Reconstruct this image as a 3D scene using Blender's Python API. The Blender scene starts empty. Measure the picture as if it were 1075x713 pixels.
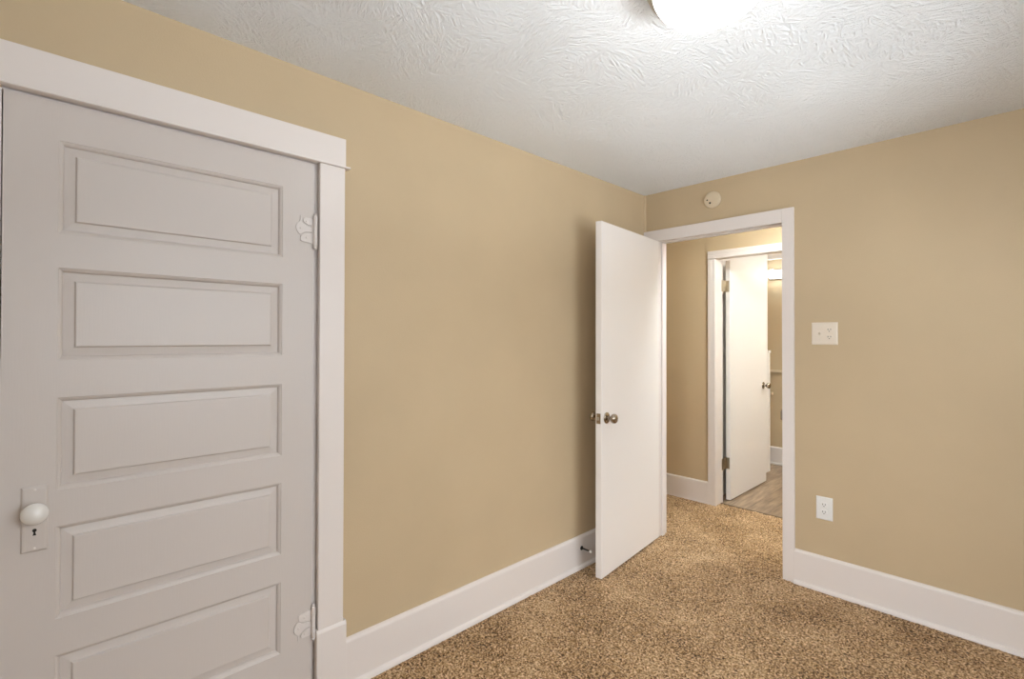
import bpy, bmesh, math, random
from mathutils import Vector, Matrix
PI = math.pi
random.seed(4)
scene = bpy.context.scene
col = scene.collection

# ---------------------------------------------------------------- camera, world, exposure
W_PX = 1075.0
cd = bpy.data.cameras.new('camera')
cam = bpy.data.objects.new('camera', cd)
col.objects.link(cam)
scene.camera = cam
cd.sensor_fit = 'HORIZONTAL'
cd.sensor_width = 36.0
cd.lens = 520.12 * 36.0 / W_PX
cd.shift_y = -6.0 / W_PX
cd.clip_start = 0.02
yaw, pitch, roll = 0.8041, 0.0083, 0.0018
cam.matrix_world = (Matrix.Translation((1.852, -3.0736, 1.36)) @ Matrix.Rotation(yaw, 4, 'Z')
                    @ Matrix.Rotation(PI / 2 + pitch, 4, 'X') @ Matrix.Rotation(roll, 4, 'Z'))

vs = scene.view_settings
vs.view_transform = 'Standard'
vs.look = 'None'
vs.gamma = 1.0
vs.use_curve_mapping = False
vs.exposure = 0.38

world = bpy.data.worlds.new('fill_daylight')
scene.world = world
world.use_nodes = True
bg = world.node_tree.nodes['Background']
bg.inputs[0].default_value = (0.80, 0.90, 1.0, 1)
bg.inputs[1].default_value = 0.3

CEIL = 2.357
LAMP_EMIT = 11.5        # the flush ceiling lamp of the room
HALL_EMIT = 128.0        # the hallway lamp
BATH_EMIT = 15.0        # the globes of the bathroom vanity light
BATHMAIN_EMIT = 95.0    # the lamp on the main bathroom ceiling
LAMP_COL = (1.0, 0.99, 0.98)
HALL_COL = (0.84, 0.925, 0.96)


def fill_daylight(name, loc, target, w, h, power):
    """unseen area light added outside the panes to brighten the room"""
    d = bpy.data.lights.new(name, 'AREA')
    d.shape = 'RECTANGLE'
    d.size, d.size_y = w, h
    d.energy = power
    d.color = (0.87, 0.94, 1.0)
    o = bpy.data.objects.new(name, d)
    col.objects.link(o)
    o.location = loc
    o.rotation_euler = (Vector(target) - Vector(loc)).to_track_quat('-Z', 'Y').to_euler()


# unseen fill panels added outside the right window: one high, two low aiming up
fill_daylight('fill_right_high', (5.0, -1.8, 2.2), (3.0, -1.8, 1.4), 2.8, 2.0, 135)
fill_daylight('fill_right_up', (4.0, -1.8, 0.05), (2.9, -1.8, 1.9), 2.8, 1.2, 350)
fill_daylight('fill_right_far', (6.0, -1.8, 0.1), (3.0, -1.8, 1.4), 4.0, 2.5, 45)
# added fill panels behind the camera; the low ones aim up like bounced flash
fill_daylight('fill_front_high', (1.9, -5.7, 2.2), (1.9, -3.7, 1.4), 2.0, 2.0, 150)
fill_daylight('fill_front_up', (1.9, -4.7, 0.05), (1.75, -3.6, 1.9), 2.0, 1.2, 175)
fill_daylight('fill_front_far', (1.9, -6.8, 0.1), (1.9, -3.7, 1.4), 4.0, 2.5, 25)

# ---------------------------------------------------------------- materials


def new_mat(name):
    m = bpy.data.materials.new(name)
    m.use_nodes = True
    nt = m.node_tree
    return m, nt, nt.nodes, nt.links, nt.nodes['Principled BSDF']


def node(nodes, kind, **kw):
    n = nodes.new(kind)
    for k, v in kw.items():
        setattr(n, k, v)
    return n


def paint(name, colr, rough=0.5, bump=0.0, scale=60.0, mottle=0.0, spec=0.4, stretch=None):
    m, nt, N, L, B = new_mat(name)
    B.inputs['Base Color'].default_value = (*colr, 1)
    B.inputs['Roughness'].default_value = rough
    B.inputs['Specular IOR Level'].default_value = spec
    tc = node(N, 'ShaderNodeTexCoord')
    if mottle:
        n = node(N, 'ShaderNodeTexNoise')
        n.inputs['Scale'].default_value = 3.0
        n.inputs['Detail'].default_value = 5
        L.new(tc.outputs['Object'], n.inputs['Vector'])
        r = node(N, 'ShaderNodeValToRGB')
        r.color_ramp.elements[0].position = 0.3
        r.color_ramp.elements[1].position = 0.7
        r.color_ramp.elements[0].color = (*[c * (1 - mottle) for c in colr], 1)
        r.color_ramp.elements[1].color = (*[min(1, c * (1 + mottle)) for c in colr], 1)
        L.new(n.outputs['Fac'], r.inputs['Fac'])
        L.new(r.outputs['Color'], B.inputs['Base Color'])
    if bump:
        n2 = node(N, 'ShaderNodeTexNoise')
        n2.inputs['Scale'].default_value = scale
        n2.inputs['Detail'].default_value = 4
        if stretch:
            mp = node(N, 'ShaderNodeMapping')
            mp.inputs['Scale'].default_value = stretch
            L.new(tc.outputs['Object'], mp.inputs['Vector'])
            L.new(mp.outputs['Vector'], n2.inputs['Vector'])
        else:
            L.new(tc.outputs['Object'], n2.inputs['Vector'])
        b = node(N, 'ShaderNodeBump')
        b.inputs['Strength'].default_value = bump
        b.inputs['Distance'].default_value = 0.002
        L.new(n2.outputs['Fac'], b.inputs['Height'])
        L.new(b.outputs['Normal'], B.inputs['Normal'])
    return m


def metal(name, colr, rough):
    m, nt, N, L, B = new_mat(name)
    B.inputs['Base Color'].default_value = (*colr, 1)
    B.inputs['Metallic'].default_value = 1.0
    n = node(N, 'ShaderNodeTexNoise')
    n.inputs['Scale'].default_value = 90
    r = node(N, 'ShaderNodeMapRange')
    r.inputs['To Min'].default_value = rough * 0.7
    r.inputs['To Max'].default_value = rough * 1.3
    L.new(n.outputs['Fac'], r.inputs['Value'])
    L.new(r.outputs['Result'], B.inputs['Roughness'])
    return m


def glow(name, colr, strength):
    m, nt, N, L, B = new_mat(name)
    B.inputs['Base Color'].default_value = (0.9, 0.9, 0.88, 1)
    B.inputs['Roughness'].default_value = 0.3
    B.inputs['Emission Color'].default_value = (*colr, 1)
    B.inputs['Emission Strength'].default_value = strength
    return m


def plaster_ceiling():
    m, nt, N, L, B = new_mat('textured_plaster')
    B.inputs['Base Color'].default_value = (0.94, 0.955, 0.965, 1)
    B.inputs['Roughness'].default_value = 0.75
    B.inputs['Specular IOR Level'].default_value = 0.25
    tc = node(N, 'ShaderNodeTexCoord')
    warp = node(N, 'ShaderNodeTexNoise')
    warp.inputs['Scale'].default_value = 4.0
    L.new(tc.outputs['Object'], warp.inputs['Vector'])
    madd = node(N, 'ShaderNodeVectorMath', operation='MULTIPLY_ADD')
    madd.inputs[1].default_value = (0.25, 0.25, 0)
    L.new(warp.outputs['Color'], madd.inputs[0])
    L.new(tc.outputs['Object'], madd.inputs[2])
    heights = []
    # two layers of brush stomps: each cell has its own brush direction
    for k, (vsc, off) in enumerate(((7.0, 0.0), (5.5, 3.7))):
        vo = node(N, 'ShaderNodeTexVoronoi')
        vo.inputs['Scale'].default_value = vsc
        ad = node(N, 'ShaderNodeVectorMath', operation='ADD')
        ad.inputs[1].default_value = (off, off * 0.6, 0)
        L.new(madd.outputs[0], ad.inputs[0])
        L.new(ad.outputs[0], vo.inputs['Vector'])
        sep = node(N, 'ShaderNodeSeparateColor')
        L.new(vo.outputs['Color'], sep.inputs[0])
        ang = node(N, 'ShaderNodeMath', operation='MULTIPLY')
        ang.inputs[1].default_value = 6.283
        L.new(sep.outputs[0], ang.inputs[0])
        rot = node(N, 'ShaderNodeVectorRotate', rotation_type='Z_AXIS')
        L.new(tc.outputs['Object'], rot.inputs['Vector'])
        L.new(ang.outputs[0], rot.inputs['Angle'])
        mp = node(N, 'ShaderNodeMapping')
        mp.inputs['Scale'].default_value = (1.0, 5.0, 1.0)
        L.new(rot.outputs[0], mp.inputs['Vector'])
        st = node(N, 'ShaderNodeTexNoise')
        st.inputs['Scale'].default_value = 21.5
        st.inputs['Detail'].default_value = 5.0
        st.inputs['Roughness'].default_value = 0.6
        L.new(mp.outputs[0], st.inputs['Vector'])
        heights.append(st.outputs['Fac'])
    mx = node(N, 'ShaderNodeMath', operation='MAXIMUM')
    L.new(heights[0], mx.inputs[0])
    L.new(heights[1], mx.inputs[1])
    fine = node(N, 'ShaderNodeTexNoise')
    fine.inputs['Scale'].default_value = 140
    L.new(tc.outputs['Object'], fine.inputs['Vector'])
    f2 = node(N, 'ShaderNodeMath', operation='MULTIPLY_ADD')
    f2.inputs[1].default_value = 0.12
    L.new(fine.outputs['Fac'], f2.inputs[0])
    L.new(mx.outputs[0], f2.inputs[2])
    b = node(N, 'ShaderNodeBump')
    b.inputs['Strength'].default_value = 1.0
    b.inputs['Distance'].default_value = 0.018
    L.new(f2.outputs[0], b.inputs['Height'])
    L.new(b.outputs['Normal'], B.inputs['Normal'])
    return m


def carpet_mat():
    m, nt, N, L, B = new_mat('frieze_carpet')
    B.inputs['Roughness'].default_value = 0.95
    B.inputs['Specular IOR Level'].default_value = 0.1
    B.inputs['Sheen Weight'].default_value = 0.15
    tc = node(N, 'ShaderNodeTexCoord')
    n = node(N, 'ShaderNodeTexNoise')
    n.inputs['Scale'].default_value = 115
    n.inputs['Detail'].default_value = 3
    n.inputs['Roughness'].default_value = 0.65
    L.new(tc.outputs['Object'], n.inputs['Vector'])
    big = node(N, 'ShaderNodeTexNoise')
    big.inputs['Scale'].default_value = 3.2
    big.inputs['Detail'].default_value = 3
    L.new(tc.outputs['Object'], big.inputs['Vector'])
    mix = node(N, 'ShaderNodeMath', operation='MULTIPLY_ADD')
    mix.inputs[1].default_value = 0.19
    L.new(big.outputs['Fac'], mix.inputs[0])
    L.new(n.outputs['Fac'], mix.inputs[2])
    r = node(N, 'ShaderNodeValToRGB')
    e = r.color_ramp.elements
    e[0].position = 0.455
    e[0].color = (0.045, 0.020, 0.005, 1)
    e[1].position = 0.755
    e[1].color = (0.90, 0.66, 0.42, 1)
    x = e.new(0.54)
    x.color = (0.265, 0.138, 0.048, 1)
    x = e.new(0.62)
    x.color = (0.52, 0.322, 0.150, 1)
    L.new(mix.outputs[0], r.inputs['Fac'])
    L.new(r.outputs['Color'], B.inputs['Base Color'])
    b = node(N, 'ShaderNodeBump')
    b.inputs['Strength'].default_value = 0.9
    b.inputs['Distance'].default_value = 0.008
    L.new(n.outputs['Fac'], b.inputs['Height'])
    L.new(b.outputs['Normal'], B.inputs['Normal'])
    return m


def vinyl_mat():
    m, nt, N, L, B = new_mat('vinyl_plank')
    B.inputs['Roughness'].default_value = 0.38
    tc = node(N, 'ShaderNodeTexCoord')
    rot = node(N, 'ShaderNodeMapping')
    rot.inputs['Rotation'].default_value = (0, 0, PI / 2)
    L.new(tc.outputs['Object'], rot.inputs['Vector'])
    br = node(N, 'ShaderNodeTexBrick')
    br.inputs['Scale'].default_value = 1.0
    br.inputs['Brick Width'].default_value = 0.9
    br.inputs['Row Height'].default_value = 0.15
    br.inputs['Mortar Size'].default_value = 0.002
    br.inputs['Color1'].default_value = (0.30, 0.215, 0.140, 1)
    br.inputs['Color2'].default_value = (0.38, 0.285, 0.195, 1)
    br.inputs['Mortar'].default_value = (0.16, 0.11, 0.07, 1)
    L.new(rot.outputs[0], br.inputs['Vector'])
    mp = node(N, 'ShaderNodeMapping')
    mp.inputs['Scale'].default_value = (14, 1.6, 1)
    L.new(tc.outputs['Object'], mp.inputs['Vector'])
    n = node(N, 'ShaderNodeTexNoise')
    n.inputs['Scale'].default_value = 3
    n.inputs['Detail'].default_value = 6
    L.new(mp.outputs[0], n.inputs['Vector'])
    r = node(N, 'ShaderNodeValToRGB')
    r.color_ramp.elements[0].position = 0.3
    r.color_ramp.elements[1].position = 0.7
    r.color_ramp.elements[0].color = (0.55, 0.52, 0.5, 1)
    r.color_ramp.elements[1].color = (1.25, 1.2, 1.15, 1)
    L.new(n.outputs['Fac'], r.inputs['Fac'])
    mu = node(N, 'ShaderNodeMix', data_type='RGBA', blend_type='MULTIPLY')
    mu.inputs['Factor'].default_value = 1
    L.new(br.outputs['Color'], mu.inputs['A'])
    L.new(r.outputs['Color'], mu.inputs['B'])
    L.new(mu.outputs['Result'], B.inputs['Base Color'])
    return m


def glass_mat():
    m, nt, N, L, B = new_mat('window_glass')
    tr = node(N, 'ShaderNodeBsdfTransparent')
    gl = node(N, 'ShaderNodeBsdfGlossy')
    gl.inputs['Roughness'].default_value = 0.02
    fr = node(N, 'ShaderNodeFresnel')
    mx = node(N, 'ShaderNodeMixShader')
    L.new(fr.outputs[0], mx.inputs[0])
    L.new(tr.outputs[0], mx.inputs[1])
    L.new(gl.outputs[0], mx.inputs[2])
    L.new(mx.outputs[0], N['Material Output'].inputs['Surface'])
    return m


M = {
    'wall': paint('tan_wall_paint', (0.57, 0.44, 0.280), 0.55, 0.25, 220, 0.03, 0.3),
    'trim': paint('white_trim_paint', (0.80, 0.73, 0.685), 0.35, 0.12, 40, 0.0, 0.45, (1, 1, 1)),
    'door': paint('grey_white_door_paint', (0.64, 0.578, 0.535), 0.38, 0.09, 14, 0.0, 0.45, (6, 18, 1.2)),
    'slab': paint('smooth_white_door_paint', (0.88, 0.83, 0.79), 0.42, 0.08, 30, 0.0, 0.4),
    'cap': paint('beige_painted_metal', (0.70, 0.575, 0.405), 0.5, 0.1, 80),
    'plate': paint('almond_plastic', (0.80, 0.70, 0.58), 0.35, 0.03, 80),
    'white_plate': paint('white_plastic', (0.82, 0.80, 0.77), 0.3, 0.03, 80),
    'dark': paint('dark_hollow', (0.02, 0.016, 0.012), 0.8, 0.05, 80),
    'slot': paint('shaded_slot', (0.10, 0.085, 0.07), 0.8, 0.05, 80),
    'porcelain': paint('porcelain', (0.82, 0.79, 0.75), 0.16, 0.02, 30, 0.02, 0.6),
    'hinge_paint': paint('painted_hinge', (0.74, 0.68, 0.64), 0.3, 0.1, 60, 0.0, 0.5),
    'strip': paint('brown_transition_strip', (0.16, 0.11, 0.065), 0.5, 0.05, 80),
    'closet': paint('closet_shade_paint', (0.25, 0.2, 0.15), 0.8, 0.1, 60),  # interior coloured dark so the gaps round the door look shaded
    'black_metal': paint('black_coated_metal', (0.02, 0.018, 0.016), 0.35, 0.1, 90),
    'rubber': paint('white_rubber', (0.85, 0.85, 0.83), 0.6, 0.05, 90),
    'nickel': metal('aged_nickel', (0.40, 0.335, 0.265), 0.17),
    'brass': metal('dull_brass', (0.42, 0.36, 0.27), 0.4),
    'pan': metal('brushed_pan', (0.62, 0.60, 0.57), 0.32),
    'ceiling': plaster_ceiling(),
    'carpet': carpet_mat(),
    'vinyl': vinyl_mat(),
    'glass': glass_mat(),
    'lamp': glow('lit_lamp_glass', LAMP_COL, LAMP_EMIT),
    'hall_lamp': glow('lit_hall_glass', HALL_COL, HALL_EMIT),
    'bath_main_lamp': glow('lit_bath_dome', HALL_COL, BATHMAIN_EMIT),
    'bath_lamp': glow('lit_bath_glass', HALL_COL, BATH_EMIT),
}

# ---------------------------------------------------------------- mesh helpers


def box(bm, x0, x1, y0, y1, z0, z1):
    v = [bm.verts.new(p) for p in ((x0, y0, z0), (x1, y0, z0), (x1, y1, z0), (x0, y1, z0),
                                   (x0, y0, z1), (x1, y0, z1), (x1, y1, z1), (x0, y1, z1))]
    for f in ((0, 3, 2, 1), (4, 5, 6, 7), (0, 1, 5, 4), (1, 2, 6, 5), (2, 3, 7, 6), (3, 0, 4, 7)):
        bm.faces.new([v[i] for i in f])


def lathe(bm, prof, base, axis='Z', seg=48):
    """profile of (radius, height) revolved about an axis through base"""
    rot = {'Z': Matrix(), 'X': Matrix.Rotation(PI / 2, 4, 'Y'), '-X': Matrix.Rotation(-PI / 2, 4, 'Y'),
           'Y': Matrix.Rotation(-PI / 2, 4, 'X'), '-Y': Matrix.Rotation(PI / 2, 4, 'X'),
           '-Z': Matrix.Rotation(PI, 4, 'X')}[axis]
    mt = Matrix.Translation(base) @ rot
    rings = []
    for r, h in prof:
        if r < 1e-6:
            rings.append([bm.verts.new(mt @ Vector((0, 0, h)))])
        else:
            rings.append([bm.verts.new(mt @ Vector((r * math.cos(2 * PI * k / seg), r * math.sin(2 * PI * k / seg), h)))
                          for k in range(seg)])
    for a, b in zip(rings, rings[1:]):
        for k in range(seg):
            k2 = (k + 1) % seg
            if len(a) == 1 and len(b) == 1:
                continue
            if len(a) == 1:
                bm.faces.new((a[0], b[k], b[k2]))
            elif len(b) == 1:
                bm.faces.new((a[k], b[0], a[k2]))
            else:
                bm.faces.new((a[k], b[k], b[k2], a[k2]))
    for rr in (rings[0], rings[-1]):
        if len(rr) > 1:
            bm.faces.new(rr)


def extrude(bm, poly, fn, t0, t1):
    """closed polygon of (a, b) swept straight: fn(a, b, t) gives the point"""
    A = [bm.verts.new(fn(a, b, t0)) for a, b in poly]
    Bv = [bm.verts.new(fn(a, b, t1)) for a, b in poly]
    n = len(poly)
    for k in range(n):
        bm.faces.new((A[k], A[(k + 1) % n], Bv[(k + 1) % n], Bv[k]))
    bm.faces.new(A[::-1])
    bm.faces.new(Bv)


def loops(bm, y0, y1, z0, z1, prof, close=True, x=lambda d: d):
    """nested rectangles in a y-z plane: prof is a list of (inset, depth along x)"""
    rings = []
    for ins, d in prof:
        rings.append([bm.verts.new((x(d), a, b)) for a, b in
                      ((y0 + ins, z0 + ins), (y1 - ins, z0 + ins), (y1 - ins, z1 - ins), (y0 + ins, z1 - ins))])
    for a, b in zip(rings, rings[1:]):
        for k in range(4):
            bm.faces.new((a[k], a[(k + 1) % 4], b[(k + 1) % 4], b[k]))
    if close:
        bm.faces.new(rings[-1])


def obj(name, bm, mat, parent=None, origin=(0, 0, 0), bevel=0.0, smooth=False, seg=2):
    """ONE mesh object. Vertices are given in world coordinates (or in the parent's own when origin is 0)."""
    bmesh.ops.recalc_face_normals(bm, faces=bm.faces)
    o_ = Vector(origin)
    for v in bm.verts:
        v.co -= o_
    me = bpy.data.meshes.new(name)
    bm.to_mesh(me)
    bm.free()
    me.materials.append(mat)
    ob = bpy.data.objects.new(name, me)
    col.objects.link(ob)
    if parent is None:
        ob.location = o_
    else:
        ob.parent = parent
    if smooth:
        me.polygons.foreach_set('use_smooth', [True] * len(me.polygons))
        es = ob.modifiers.new('edges', 'EDGE_SPLIT')
        es.split_angle = math.radians(40)
    if bevel:
        b = ob.modifiers.new('bevel', 'BEVEL')
        b.width = bevel
        b.segments = seg
        b.limit_method = 'ANGLE'
        b.angle_limit = math.radians(40)
        b.harden_normals = False
    return ob


def tag(o, label=None, cat=None, group=None, kind=None):
    for k, v in (('label', label), ('category', cat), ('group', group), ('kind', kind)):
        if v:
            o[k] = v
    return o


def thing(name, loc, label, cat, group=None, rz=0.0, kind=None):
    e = bpy.data.objects.new(name, None)
    e.empty_display_size = 0.05
    col.objects.link(e)
    e.location = loc
    e.rotation_euler = (0, 0, rz)
    return tag(e, label, cat, group, kind)


def struct(name, bm, mat, label=None, cat=None, **kw):
    return tag(obj(name, bm, mat, **kw), label, cat, kind='structure')


NB = bmesh.new

# ---------------------------------------------------------------- room shell
RX, FY = 3.0, -3.7        # right wall and the wall behind the camera
WT = 0.10                 # wall thickness at the entry door
HY = 0.93                 # hallway wall across the entry
BY = 1.045                # bathroom side of that wall
HX0, HX1 = -0.6, 2.2
FAR = 2.715

# carpet: one piece through the room and the hallway, with an uneven pile
STEP = 0.0125
nx, ny = int((RX + 0.6) / STEP), int((1.005 - FY) / STEP)
verts, faces = [], []
for j in range(ny + 1):
    for i in range(nx + 1):
        verts.append((-0.6 + i * (RX + 0.6) / nx + random.uniform(-.003, .003),
                      FY + j * (1.005 - FY) / ny + (random.uniform(-.003, .003) if 0 < j < ny else 0),
                      random.uniform(-0.006, 0.0035)))
for j in range(ny):
    for i in range(nx):
        a = j * (nx + 1) + i
        faces.append((a, a + 1, a + nx + 2, a + nx + 1))
me = bpy.data.meshes.new('floor')
me.from_pydata(verts, [], faces)
me.materials.append(M['carpet'])
me.polygons.foreach_set('use_smooth', [True] * len(me.polygons))
fl = bpy.data.objects.new('floor', me)
col.objects.link(fl)
tag(fl, 'speckled brown and tan carpet through room and hallway', 'floor', kind='structure')

bm = NB()
box(bm, -0.7, 1.7, 1.012, FAR + 0.1, -0.08, 0.0)
struct('floor_bathroom', bm, M['vinyl'], 'brown wood-look plank floor of the bathroom', 'floor')
bm = NB()
extrude(bm, [(1.002, -0.02), (1.002, 0.003), (1.006, 0.005), (1.013, 0.004), (1.018, 0.0005), (1.018, -0.02)],
        lambda a, b, t: (t, a, b), 0.1, 0.92)
struct('trim_1', bm, M['strip'], 'thin dark strip where carpet meets plank floor', 'trim')

bm = NB()
box(bm, -0.1, RX + 0.1, FY - 0.1, 0.0, CEIL, CEIL + 0.1)
struct('ceiling', bm, M['ceiling'], 'white brush-textured plaster ceiling of the room', 'ceiling')
bm = NB()
box(bm, HX0 - 0.1, HX1 + 0.1, 0.0, HY, CEIL, CEIL + 0.1)
struct('ceiling_hallway', bm, M['ceiling'], 'white ceiling over the hallway', 'ceiling')

# left wall with the closet opening
CI1 = -2.308
DY0, DY1, DTOP = -3.1405, -2.3210, 2.0118           # opening between the jambs
bm = NB()
box(bm, -0.11, 0, CI1 + .02, 0.0, 0, CEIL)
box(bm, -0.11, 0, FY, DY0, 0, CEIL)
box(bm, -0.11, 0, DY0, CI1 + .02, DTOP + .02, CEIL)
struct('wall_left', bm, M['wall'], 'tan painted wall holding the panelled closet door', 'wall')
bm = NB()
box(bm, -0.75, -0.70, DY0 - .3, DY1 + .3, 0, 2.3)
box(bm, -0.70, -0.11, DY0 - .35, DY0 - .3, 0, 2.3)
box(bm, -0.70, -0.11, DY1 + .3, DY1 + .35, 0, 2.3)
box(bm, -0.75, -0.11, DY0 - .35, DY1 + .35, 2.3, 2.35)
box(bm, -0.75, -0.11, DY0 - .35, DY1 + .35, -0.05, -0.01)
struct('wall_closet', bm, M['closet'], 'dark closet interior behind the panelled door', 'wall')

# back wall with the entry opening
OX0, OX1, OTOP = 0.100, 0.888, 2.028
bm = NB()
box(bm, HX0 - .1, OX0 - 0.018, 0, WT, 0, CEIL)
box(bm, OX1 + 0.018, RX + .1, 0, WT, 0, CEIL)
box(bm, OX0 - 0.018, OX1 + 0.018, 0, WT, OTOP + 0.018, CEIL)
struct('wall_back', bm, M['wall'], 'tan painted wall with the open doorway to the hallway', 'wall')
# a thin caulk bead down the corner
bm = NB()
extrude(bm, [(0, 0), (0.011, 0), (0.009, -0.006), (0.006, -0.009), (0, -0.011)], lambda a, b, t: (a, b, t), 0.19, CEIL)
struct('trim_2', bm, M['wall'], 'thin tan bead running down the corner of the two walls', 'trim')


def wall_with_window(name, fn, s0, s1, w0, w1, z0, z1, label):
    """wall along s, from depth 0 (room side) to 0.1; fn(s, d, z) -> point"""
    b_ = NB()
    for a, c, e, f in ((s0, w0, 0, CEIL), (w1, s1, 0, CEIL), (w0, w1, 0, z0), (w0, w1, z1, CEIL)):
        extrude(b_, [(a, e), (c, e), (c, f), (a, f)], lambda p, q, t: fn(p, t, q), 0, 0.1)
    return struct(name, b_, M['wall'], label, 'wall')


def window(name, fn, w0, w1, z0, z1, label):
    b_ = NB()

    def bar(a, c, e, f, d0, d1):
        extrude(b_, [(a, e), (c, e), (c, f), (a, f)], lambda p, q, t: fn(p, t, q), d0, d1)
    bar(w0 - .09, w0, z0 - .02, z1 + .09, -.02, 0)
    bar(w1, w1 + .09, z0 - .02, z1 + .09, -.02, 0)
    bar(w0, w1, z1, z1 + .09, -.02, 0)
    bar(w0 - .11, w1 + .11, z0 - .03, z0, -.05, 0)
    zm = (z0 + z1) / 2
    for a, c in ((w0, w0 + .04), ((w0 + w1) / 2 - .03, (w0 + w1) / 2 + .03), (w1 - .04, w1)):
        bar(a, c, z0, z1, .03, .07)
    for e, f in ((z0, z0 + .05), (zm - .02, zm + .02), (z1 - .04, z1)):
        bar(w0 + .04, w1 - .04, e, f, .03, .07)
    o = struct(name, b_, M['trim'], label, 'window')
    b_ = NB()
    extrude(b_, [(w0 + .04, z0 + .05), (w1 - .04, z0 + .05), (w1 - .04, z1 - .04), (w0 + .04, z1 - .04)],
            lambda p, q, t: fn(p, t, q), .048, .052)
    obj('pane', b_, M['glass'], o)
    return o


fr = lambda s, d, z: (RX + d, s, z)
ff = lambda s, d, z: (s, FY - d, z)
wall_with_window('wall_right', fr, FY - .1, 0.0, -3.00, -0.60, .75, 2.10, 'tan painted wall with an added window, right of the camera')
wall_with_window('wall_front', ff, 0.0, RX, 1.05, 2.70, .75, 2.10, 'tan painted wall with an added window, behind the camera')
window('added_window_1', fr, -3.00, -0.60, .75, 2.10, 'white double-hung window added unseen in the right wall for fill light')  # both windows are unseen, added to let the fill light in
window('added_window_2', ff, 1.05, 2.70, .75, 2.10, 'white double-hung window added unseen behind the camera for fill light')

# hallway and bathroom walls
BX0, BX1, BTOP = 0.100, 0.925, 2.022
bm = NB()
box(bm, HX0 - .1, BX0 - .018, HY, BY, 0, CEIL)
box(bm, BX1 + .018, HX1 + .1, HY, BY, 0, CEIL)
box(bm, BX0 - .018, BX1 + .018, HY, BY, BTOP + .018, CEIL)
struct('wall_hallway', bm, M['wall'], 'tan hallway wall around the bathroom doorway', 'wall')
bm = NB()
box(bm, HX0 - .1, HX0, WT, HY, 0, CEIL)
struct('wall_hallway_end', bm, M['wall'], 'tan end wall of the hallway behind the open white door', 'wall')
bm = NB()
box(bm, HX1, HX1 + .1, WT, HY, 0, CEIL)
struct('wall_hallway_right', bm, M['wall'], 'tan end wall of the hallway hidden right of the doorway', 'wall')
bm = NB()
box(bm, -0.08, 0.02, BY, 2.312, 0, CEIL)
struct('wall_bathroom_left', bm, M['slab'], 'cream bathroom wall just behind the open bathroom door', 'wall')
bm = NB()
box(bm, -0.7, 1.7, FAR, FAR + .1, 0, CEIL)
struct('wall_bathroom_back', bm, M['wall'], 'tan bathroom wall farthest from the camera', 'wall')
bm = NB()
box(bm, 1.6, 1.7, BY, FAR, 0, CEIL)
struct('wall_bathroom_right', bm, M['wall'], 'tan bathroom wall hidden right of the doorway', 'wall')
bm = NB()
box(bm, -0.7, -0.6, 2.26, FAR, 0, CEIL)
box(bm, -0.6, -0.08, 2.212, 2.312, 0, CEIL)
struct('wall_alcove', bm, M['wall'], 'tan walls closing the alcove past the bathroom partition', 'wall')
bm = NB()
box(bm, -0.7, 1.7, BY, FAR + .1, CEIL, CEIL + .1)
struct('ceiling_bathroom', bm, M['slab'], 'white bathroom ceiling', 'ceiling')
SOF = 2.165
bm = NB()
box(bm, -0.08, 1.6, 2.312, 2.372, SOF, CEIL)
struct('wall_alcove_header', bm, M['slab'], 'cream header wall over the bathroom alcove opening', 'wall')
bm = NB()
box(bm, -0.06, 0.024, 2.312, 2.372, 0, 1.21)
box(bm, -0.07, 0.03, 2.312, 2.378, 1.21, 1.237)
struct('trim_3', bm, M['slab'], 'half-height cream partition end behind the bathroom door', 'partition', bevel=.002)

# ---------------------------------------------------------------- trim
BB = [(0, 0), (0.033, 0), (0.033, 0.004), (0.031, 0.012), (0.026, 0.018), (0.018, 0.021), (0.018, 0.172), (0.017, 0.177),
      (0.012, 0.183), (0.006, 0.186), (0, 0.187)]
HB = [(0, 0), (0.024, 0), (0.022, 0.008), (0.020, 0.010), (0.020, 0.172), (0.014, 0.178), (0, 0.179)]
bm = NB()
extrude(bm, BB, lambda a, b, t: (a, t, b), -2.199, -0.018)
struct('baseboard_left', bm, M['trim'], 'tall white baseboard along the left wall with the door stop', 'baseboard', bevel=.001)
bm = NB()
extrude(bm, BB, lambda a, b, t: (t, -a, b), 0.949, RX - .035)
struct('baseboard_back', bm, M['trim'], 'tall white baseboard right of the entry doorway', 'baseboard', bevel=.001)
bm = NB()
extrude(bm, BB, lambda a, b, t: (RX - a, t, b), FY + .035, 0)
struct('baseboard_right', bm, M['trim'], 'tall white baseboard along the right wall', 'baseboard', bevel=.001)
bm = NB()
extrude(bm, BB, lambda a, b, t: (t, FY + a, b), 0, RX)
struct('baseboard_front', bm, M['trim'], 'tall white baseboard behind the camera', 'baseboard', bevel=.001)
bm = NB()
extrude(bm, HB, lambda a, b, t: (t, HY - a, b), HX0, 0.037)
struct('baseboard_hallway', bm, M['trim'], 'white hallway baseboard left of the bathroom door casing', 'baseboard', bevel=.001)
bm = NB()
extrude(bm, BB, lambda a, b, t: (t, FAR - a, b), -0.6, 1.6)
struct('baseboard_bathroom', bm, M['trim'], 'cream baseboard on the far bathroom wall', 'baseboard', bevel=.001)

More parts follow.
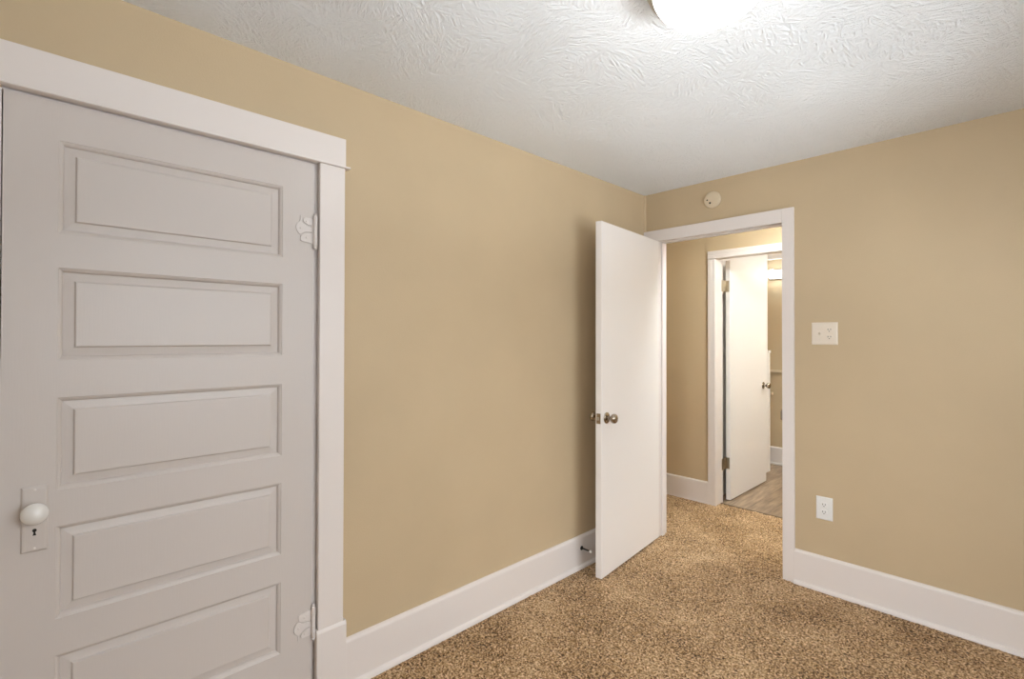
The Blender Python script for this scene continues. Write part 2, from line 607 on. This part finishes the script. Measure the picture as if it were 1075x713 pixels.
# closet door casing: flat side boards on plinth blocks, a taller head board with a thin fillet below it
CI0 = -3.150
t = tag(thing('trim_4', (0, CI1, 0), 'white casing round the panelled closet door', 'door casing'), kind='structure')
ORG = (0, CI1, 0)
for y0, y1 in ((CI1, CI1 + .098), (CI0 - .098, CI0)):
    bm = NB()
    box(bm, 0, .021, y0, y1, .268, 2.0155)
    obj('side_casing', bm, M['trim'], t, ORG, .0025)
for y0, y1 in ((CI1 - .006, CI1 + .109), (CI0 - .109, CI0 + .006)):
    bm = NB()
    box(bm, 0, .026, y0, y1, -.005, .258)
    extrude(bm, [(0, .258), (.026, .258), (.021, .270), (0, .270)], lambda a, b, q: (a, q, b), y0, y1)
    obj('plinth_block', bm, M['trim'], t, ORG, .0015)
bm = NB()
box(bm, 0, .022, CI0 - .100, CI1 + .101, 2.0235, 2.130)
obj('head_casing', bm, M['trim'], t, ORG, .002)
bm = NB()
extrude(bm, [(0, 2.0155), (.026, 2.0155), (.030, 2.0175), (.030, 2.0215), (.026, 2.0235), (0, 2.0235)],
        lambda a, b, q: (a, q, b), CI0 - .114, CI1 + .116)
obj('fillet', bm, M['trim'], t, ORG)
for nm, b4 in (('side_jamb', (DY1 - .0005, CI1 + .02, 0, DTOP)), ('side_jamb', (CI0 - .02, DY0 + .0005, 0, DTOP)),
               ('head_jamb', (CI0 - .02, CI1 + .02, DTOP, DTOP + .02))):
    bm = NB()
    box(bm, -.112, .0003 if b4[0] < -3 and nm == 'side_jamb' else -.011, *b4)
    obj(nm, bm, M['trim'], t, ORG)
for nm, b4 in (('door_stop_strip', (DY1 - .014, DY1 - .0005, 0, DTOP)), ('door_stop_strip', (DY0 + .0005, DY0 + .012, 0, DTOP)),
               ('door_stop_strip', (DY0 + .012, DY1 - .014, DTOP - .012, DTOP))):
    bm = NB()
    box(bm, -.075, -.040, *b4)
    obj(nm, bm, M['trim'], t, ORG)

# entry doorway casing
t = tag(thing('trim_5', (OX0, 0, 0), 'white flat casing round the entry doorway', 'door casing'), kind='structure')
ORG = (OX0, 0, 0)
bm = NB()
box(bm, OX1 + .001, OX1 + .062, -.018, 0, -.005, 2.098)
obj('side_casing', bm, M['trim'], t, ORG, .0025)
bm = NB()
box(bm, .003, OX0 - .010, -.016, 0, -.005, 2.02)
obj('side_casing', bm, M['trim'], t, ORG, .0025)
bm = NB()
box(bm, .003, OX1 + .001, -.018, 0, 2.020, 2.098)
obj('head_casing', bm, M['trim'], t, ORG, .0025)
for nm, b6 in (('side_jamb', (OX0 - .018, OX0, .0005, WT + .018, 0, OTOP)), ('side_jamb', (OX1, OX1 + .018, .0005, WT + .018, 0, OTOP)),
               ('head_jamb', (OX0 - .018, OX1 + .018, .0005, WT + .018, OTOP, OTOP + .018)),
               ('stop', (OX1 - .011, OX1, .045, .08, 0, OTOP - .012)),
               ('stop', (OX0, OX0 + .011, .045, .08, 0, OTOP - .012)),
               ('stop', (OX0, OX1, .045, .08, OTOP - .012, OTOP))):
    bm = NB()
    box(bm, *b6)
    obj(nm, bm, M['trim'], t, ORG, .001)
bm = NB()
extrude(bm, [(-.024, .898), (-.028, .908), (-.028, .944), (-.024, .954), (.03, .954), (.03, .898)],
        lambda a, b, q: (q, a, b), OX1 - .0035, OX1 + .0008)
obj('strike_plate', bm, M['nickel'], t, ORG)['label'] = 'dull metal strike plate on the jamb edge'

# bathroom doorway casing (moulded face)
t = tag(thing('trim_6', (BX0, HY, 0), 'white moulded casing round the bathroom doorway', 'door casing'), kind='structure')
ORG = (BX0, HY, 0)
CP = [(0, 0), (0, .018), (.003, .021), (.030, .021), (.033, .019), (.036, .021), (.058, .021), (.062, .018), (.063, .014), (.063, 0)]
bm = NB()
extrude(bm, CP, lambda a, b, q: (BX0 - .065 + a, HY - b, q), -.005, 2.005)
obj('side_casing', bm, M['trim'], t, ORG)
bm = NB()
extrude(bm, CP, lambda a, b, q: (BX1 + .065 - a, HY - b, q), -.005, 2.005)
obj('side_casing', bm, M['trim'], t, ORG)
bm = NB()
extrude(bm, CP, lambda a, b, q: (q, HY - b, 2.072 - a), BX0 - .065, BX1 + .065)
obj('head_casing', bm, M['trim'], t, ORG)
for nm, b6 in (('side_jamb', (BX0 - .018, BX0 - .0005, HY - .004, BY + .004, 0, BTOP)), ('side_jamb', (BX1, BX1 + .018, HY - .004, BY + .004, 0, BTOP)),
               ('head_jamb', (BX0 - .018, BX1 + .018, HY - .004, BY + .004, BTOP, BTOP + .018)),
               ('stop', (BX0 - .0005, BX1, HY + .01, BY - .04, BTOP - .012, BTOP)),
               ('stop', (BX1 - .011, BX1, HY + .01, BY - .04, 0, BTOP - .012))):
    bm = NB()
    box(bm, *b6)
    obj(nm, bm, M['trim'], t, ORG, .001)

# ---------------------------------------------------------------- door_1: five-panel closet door
D0, D1, DB, DT = -3.1373, -2.3245, 0.012, 2.0090
P0, P1 = -3.0285, -2.4345
panels = [(1.648, 1.904), (1.296, 1.552), (.9375, 1.193), (.585, .839), (.231, .485)]
bm = NB()
X0 = -.034
box(bm, X0, 0, D0, P0, DB, DT)
box(bm, X0, 0, P1, D1, DB, DT)
zs = [DB] + [z for p in panels[::-1] for z in p] + [DT]
for k in range(0, len(zs), 2):
    box(bm, X0, 0, P0, P1, zs[k], zs[k + 1])
bmesh.ops.remove_doubles(bm, verts=bm.verts, dist=1e-5)
for z0, z1 in panels:        # stuck moulding round each opening
    loops(bm, P0, P1, z0, z1, [(0, 0), (.0015, -.0022), (.0045, -.0032), (.0085, -.0062), (.0105, -.0105), (.0115, -.0145)], close=False)
ORG = (0, D1, 0)
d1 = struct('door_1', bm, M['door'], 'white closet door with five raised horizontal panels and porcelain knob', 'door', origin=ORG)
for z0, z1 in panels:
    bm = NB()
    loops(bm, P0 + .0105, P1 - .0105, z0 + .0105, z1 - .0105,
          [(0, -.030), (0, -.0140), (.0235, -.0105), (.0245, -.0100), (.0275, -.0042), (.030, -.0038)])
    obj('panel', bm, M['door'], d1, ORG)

lobes_px = [[(345, 170), (256, 170), (240, 186), (238, 206), (250, 234), (300, 260), (345, 264)],
            [(345, 290), (296, 284), (262, 262), (232, 244), (218, 230), (214, 150), (203, 150), (200, 214), (194, 230), (170, 248), (154, 278),
             (149, 310), (157, 346), (178, 380), (200, 394), (256, 360), (345, 350)],
            [(345, 364), (262, 372), (214, 404), (203, 440), (205, 474), (236, 484), (290, 491), (345, 497)]]
MM = .000285
for zc, sgn in ((1.7565, 1), (.3035, -1)):
    yk = -2.3205
    bm = NB()
    h = .058
    prof = [(0, -h - .009), (.0045, -h - .008), (.0068, -h - .004), (.0045, -h), (.0075, -h + .001)]
    for k in range(5):
        a, b = -h + .001 + k * (2 * h - .002) / 5, -h + .001 + (k + 1) * (2 * h - .002) / 5
        prof += [(.0078, a + .0006), (.0078, b - .0006), (.0069, b)]
    prof += [(.0045, h), (.0068, h + .004), (.0045, h + .008), (0, h + .009)]
    lathe(bm, prof, (.0088, yk, zc), 'Z', 20)
    hg = obj('hinge', bm, M['hinge_paint'], d1, ORG, smooth=True)
    bm = NB()
    for lobe in lobes_px:
        poly = [(yk - (390 - px) * MM, zc + sgn * (338 - py) * MM) for px, py in lobe]
        extrude(bm, poly, lambda a, b, q: (q, a, b), .0002, .0044)
    box(bm, .0004, .0046, yk - .0130, yk - .004, zc - .046, zc + .046)
    obj('leaf', bm, M['hinge_paint'], hg, ORG, .0008)
    for px, py in ((287, 218), (207, 315), (283, 428)):
        bm = NB()
        lathe(bm, [(.0042, 0), (.0042, .0008), (.0028, .0017), (0, .002)], (.0042, yk - (390 - px) * MM, zc + sgn * (338 - py) * MM), 'X', 14)
        obj('screw', bm, M['hinge_paint'], hg, ORG, smooth=True)

KY, KZ = -3.0705, .896
bm = NB()
loops(bm, -3.0975, -3.0435, .7845, .9600, [(0, 0), (0, .0022), (.0035, .0062), (.0075, .0068)])
es = obj('escutcheon', bm, M['door'], d1, ORG)
for yy, zz in ((-3.0705, .9505), (-3.0705, .794)):
    bm = NB()
    lathe(bm, [(.0032, 0), (.0032, .0007), (.002, .0014), (0, .0016)], (.0068, yy, zz), 'X', 14)
    obj('screw', bm, M['trim'], es, ORG, smooth=True)
bm = NB()
kz = .842
key = [(.0045 * math.cos(a), kz + .0045 * math.sin(a)) for a in [math.radians(d) for d in range(-50, 231, 20)]]
key += [(-.0016, kz - .006), (-.0038, kz - .0135), (.0038, kz - .0135), (.0016, kz - .006)]
extrude(bm, key, lambda a, b, q: (q, KY - a, b), .0060, .0071)
obj('keyhole', bm, M['dark'], es, ORG)['label'] = 'dark keyhole'
bm = NB()
lathe(bm, [(.0165, .006), (.0165, .009), (.011, .012), (.0095, .016), (.0095, .030)], (0, KY, KZ), 'X', 32)
kn = obj('knob_shank', bm, M['trim'], d1, ORG, smooth=True)
bm = NB()
pr = []
for k in range(17):
    a = -PI / 2 + PI * k / 16
    pr.append((.0285 * math.cos(a) if 0 < k < 16 else 0, .049 + .0215 * math.sin(a)))
pr[0] = (0.0, .0275)
lathe(bm, pr, (0, KY, KZ), 'X', 40)
obj('door_knob', bm, M['porcelain'], d1, ORG, smooth=True)['label'] = 'glossy white porcelain knob'


# ---------------------------------------------------------------- metal knob sets, shared by the two flat doors
def knob_set(parent, base, axis):
    bm = NB()
    lathe(bm, [(.0325, 0), (.0325, .003), (.030, .006), (.022, .009), (.014, .010)], base, axis, 40)
    ro = obj('rosette', bm, M['nickel'], parent, smooth=True)
    bm = NB()
    lathe(bm, [(.012, .008), (.0105, .014), (.0095, .024), (.012, .029), (.020, .033), (.0255, .039), (.0275, .047), (.0265, .055),
               (.022, .061), (.014, .0645), (.0065, .0655), (.006, .0640), (0, .0640)], base, axis, 40)
    return obj('door_knob', bm, M['nickel'], ro, smooth=True)


# door_2: flat entry door swung into the room
d2 = thing('door_2', (.081, -.007, 0), 'flat white entry door standing open against the left wall', 'door',
           rz=math.atan2(-.9943, .106), kind='structure')
L2 = .790
bm = NB()
box(bm, .020, L2, 0, .038, .014, 2.019)
obj('door_leaf', bm, M['slab'], d2, bevel=.002)
bm = NB()
box(bm, L2 - .0005, L2 + .0012, .0065, .0315, .878, .936)
lp = obj('latch_plate', bm, M['nickel'], d2, bevel=.0005)
lp['label'] = 'metal latch plate on the door edge'
bm = NB()
extrude(bm, [(0, .013), (.010, .013), (.0015, .025), (0, .025)], lambda a, b, q: (L2 + .001 + a, b, q), .898, .916)
obj('latch_bolt', bm, M['brass'], lp)
knob_set(d2, (.7335, .038, .907), 'Y')
knob_set(d2, (.7335, 0, .907), '-Y')
for z in (.26, 1.76):
    bm = NB()
    lathe(bm, [(0, -.048), (.004, -.047), (.006, -.044), (.006, .044), (.004, .047), (0, .048)], (.019, -.007, z), 'Z', 16)
    box(bm, .020, .050, -.0018, -.0002, z - .044, z + .044)
    obj('hinge', bm, M['brass'], d2, smooth=True)

# door_3: flat bathroom door, open at a right angle into the bathroom
d3 = thing('door_3', (.098, 1.085, 0), 'flat white bathroom door open beyond the hallway', 'door', kind='structure')
ox, oy = .098, 1.085
bm = NB()
box(bm, .0, .037, .027, .845, .010, 2.014)
obj('door_leaf', bm, M['slab'], d3, bevel=.002)
knob_set(d3, (.037, .772, .918), 'X')
knob_set(d3, (0, .772, .918), '-X')
for z in (.315, 1.796):
    bm = NB()
    lathe(bm, [(0, -.052), (.004, -.051), (.007, -.047), (.007, .047), (.004, .051), (0, .052)], (-.001, .010, z), 'Z', 18)
    h = obj('hinge', bm, M['brass'], d3, smooth=True)
    bm = NB()
    box(bm, .004, .030, .0245, .0268, z - .047, z + .047)
    box(bm, .0005, .0045, .010, .0265, z - .047, z + .047)
    obj('leaf', bm, M['brass'], h)
    bm = NB()
    box(bm, .0018, .0036, -.060, .010, z - .047, z + .047)
    obj('leaf', bm, M['brass'], h)

# ---------------------------------------------------------------- things on walls and ceiling


def dome_light(loc, r, drop, glass, label, rim=True):
    t_ = thing('ceiling_light', loc, label, 'ceiling light')
    bm = NB()
    lathe(bm, [(r * 1.10, 0), (r * 1.14, .004), (r * 1.145, .010), (r * 1.11, .014), (r * 1.10, .018), (r * 1.12, .022), (r * 1.12, .027),
               (r * 1.075, .031), (r * 1.06, .034), (r * 1.075, .038), (r * 1.07, .043), (r * 1.04, .046), (r * .99, .046), (r * .99, .030)],
          (0, 0, 0), '-Z', 72)
    obj('pan', bm, M['pan'], t_, smooth=True)
    bm = NB()
    pr_ = [(r * math.cos(a), .036 + drop * math.sin(a)) for a in [PI / 2 * k / 14 for k in range(14)]] + [(0, .036 + drop)]
    lathe(bm, pr_, (0, 0, 0), '-Z', 72)
    obj('glass_dome', bm, glass, t_, smooth=True)
    return t_


dome_light((1.26, -1.76, CEIL), .150, .092, M['lamp'], 'lit round flush ceiling light with white glass dome')
dome_light((1.02, .17, CEIL), .14, .09, M['hall_lamp'], 'lit flush light on the hallway ceiling')
t = thing('vanity_light', (.16, FAR, 2.05), 'white light bar with a lit round shade on the far bathroom wall', 'wall light')
bm = NB()
box(bm, -.245, .245, -.035, 0, -.050, .052)
obj('back_plate', bm, M['slab'], t, bevel=.006)
for dx in (-.20, 0, .20):
    bm = NB()
    lathe(bm, [(.022, 0), (.022, .022), (.016, .026)], (dx, -.035, 0), '-Y', 24)
    sk = obj('socket', bm, M['pan'], t, smooth=True)
    bm = NB()
    lathe(bm, [(.020, .026)] + [(.046 * math.sin(a), .066 - .044 * math.cos(a)) for a in [PI * k / 12 for k in range(2, 12)]] + [(0, .110)],
          (dx, -.035, 0), '-Y', 28)
    obj('globe_shade', bm, M['bath_lamp'], sk, smooth=True)
dome_light((1.3, 1.95, CEIL), .14, .09, M['bath_main_lamp'], 'lit flush light on the main bathroom ceiling')

# round cap above the doorway
t = thing('smoke_detector', (.486, 0, 2.232), 'round beige disc with two small dark holes above the entry doorway', 'smoke detector')
bm = NB()
lathe(bm, [(.052, 0), (.0525, .010), (.051, .014), (.047, .0165), (.030, .0175), (0, .018)], (0, 0, 0), '-Y', 56)
obj('cover', bm, M['cap'], t, smooth=True)
for px, pz, pr_ in ((-.030, .0005, .0045), (-.012, -.020, .0062)):
    bm = NB()
    lathe(bm, [(pr_, 0), (pr_, .0022), (0, .0022)], (px, -.0165, pz), '-Y', 20)
    obj('hole', bm, M['dark'], t, smooth=True)


def receptacle(parent, cx, cz, y, mat, slot_mat):
    bm = NB()
    n = 28
    poly = []
    for k in range(n):
        a = 2 * PI * k / n
        poly.append((.0168 * math.cos(a), max(-.0135, min(.0135, .0168 * math.sin(a)))))
    extrude(bm, poly, lambda a, b, q: (cx + a, q, cz + b), y + .001, y - .0030)
    r_ = obj('receptacle', bm, mat, parent, bevel=.0012)
    for dx, hh in ((-.0062, .0042), (.0062, .0036)):
        bm = NB()
        box(bm, cx + dx - .0014, cx + dx + .0014, y - .0034, y - .0026, cz + .003 - hh, cz + .003 + hh)
        obj('slot', bm, slot_mat, r_)
    bm = NB()
    lathe(bm, [(.0026, 0), (.0026, .0008), (0, .0008)], (cx, y - .0026, cz - .0072), '-Y', 14)
    obj('slot', bm, slot_mat, r_)
    return r_


def cover_plate(parent, w, h, mat):
    bm = NB()
    lo = NB()
    rings = []
    for ins, d in ((0, 0), (0, .003), (.004, .0062), (.007, .0066)):
        rings.append([bm.verts.new((a, -d, b)) for a, b in ((-w / 2 + ins, -h / 2 + ins), (w / 2 - ins, -h / 2 + ins),
                                                          (w / 2 - ins, h / 2 - ins), (-w / 2 + ins, h / 2 - ins))])
    for a, b in zip(rings, rings[1:]):
        for k in range(4):
            bm.faces.new((a[k], a[(k + 1) % 4], b[(k + 1) % 4], b[k]))
    bm.faces.new(rings[-1])
    bm.faces.new(rings[0])
    lo.free()
    return obj('cover_plate', bm, mat, parent, bevel=.0012)


def screw(parent, x, z, mat):
    bm = NB()
    lathe(bm, [(.0034, 0), (.0034, .0006), (.002, .0012), (0, .0013)], (x, -.0064, z), '-Y', 14)
    obj('screw', bm, mat, parent, smooth=True)


t = thing('light_switch', (1.0965, 0, 1.386), 'almond double wall plate with toggle switch and outlet, upper of two plates', 'light switch')
cp = cover_plate(t, .123, .121, M['plate'])
screw(cp, -.023, .030, M['plate'])
screw(cp, -.023, -.030, M['plate'])
screw(cp, .023, 0, M['plate'])
bm = NB()
box(bm, -.0285, -.0175, -.0072, -.006, -.0125, .0125)
tb = obj('toggle_slot', bm, M['plate'], t, bevel=.0008)
bm = NB()
extrude(bm, [(-.006, -.006), (-.017, .004), (-.0175, .0105), (-.006, .007)], lambda a, b, q: (q, a, b), -.0275, -.0185)
obj('toggle', bm, M['plate'], t, bevel=.001)
receptacle(t, .0235, .0195, -.0064, M['plate'], M['slot'])
receptacle(t, .0235, -.0195, -.0064, M['plate'], M['slot'])

t = thing('wall_outlet', (1.0925, 0, .444), 'white duplex wall outlet low on the wall above the baseboard', 'outlet')
cp = cover_plate(t, .078, .123, M['white_plate'])
screw(cp, 0, 0, M['white_plate'])
receptacle(t, 0, .0195, -.0064, M['white_plate'], M['slot'])
receptacle(t, 0, -.0195, -.0064, M['white_plate'], M['slot'])

# door stop on the left baseboard
t = thing('door_stop', (.018, -.732, .116), 'black metal door stop with white tip on the left baseboard', 'door stop')
bm = NB()
lathe(bm, [(.0125, 0), (.0125, .003), (.009, .006), (.005, .008)], (0, 0, 0), 'X', 24)
obj('base', bm, M['black_metal'], t, smooth=True)
bm = NB()
pr_ = [(.0042, .006)]
for k in range(14):
    a = .008 + k * .0038
    pr_ += [(.0050, a), (.0042, a + .0019)]
pr_ += [(.0042, .063), (0, .063)]
lathe(bm, pr_, (0, 0, 0), 'X', 18)
obj('rod', bm, M['black_metal'], t, smooth=True)
bm = NB()
lathe(bm, [(.0045, .060), (.0072, .062), (.0076, .070), (.0062, .075), (0, .0765)], (0, 0, 0), 'X', 20)
obj('tip', bm, M['rubber'], t, smooth=True)['label'] = 'white rubber tip'

# rails on the far bathroom wall
bm = NB()
box(bm, -.5, .75, FAR - .022, FAR, .990, 1.016)
tag(obj('wall_rail', bm, M['cap'], bevel=.003), 'thin cream rail across the far bathroom wall', 'rail')
bm = NB()
box(bm, -.32, -.062, FAR - .022, FAR, .748, .775)
tag(obj('wall_rail', bm, M['cap'], bevel=.003), 'short low cream rail on the far bathroom wall beside the open door', 'rail')
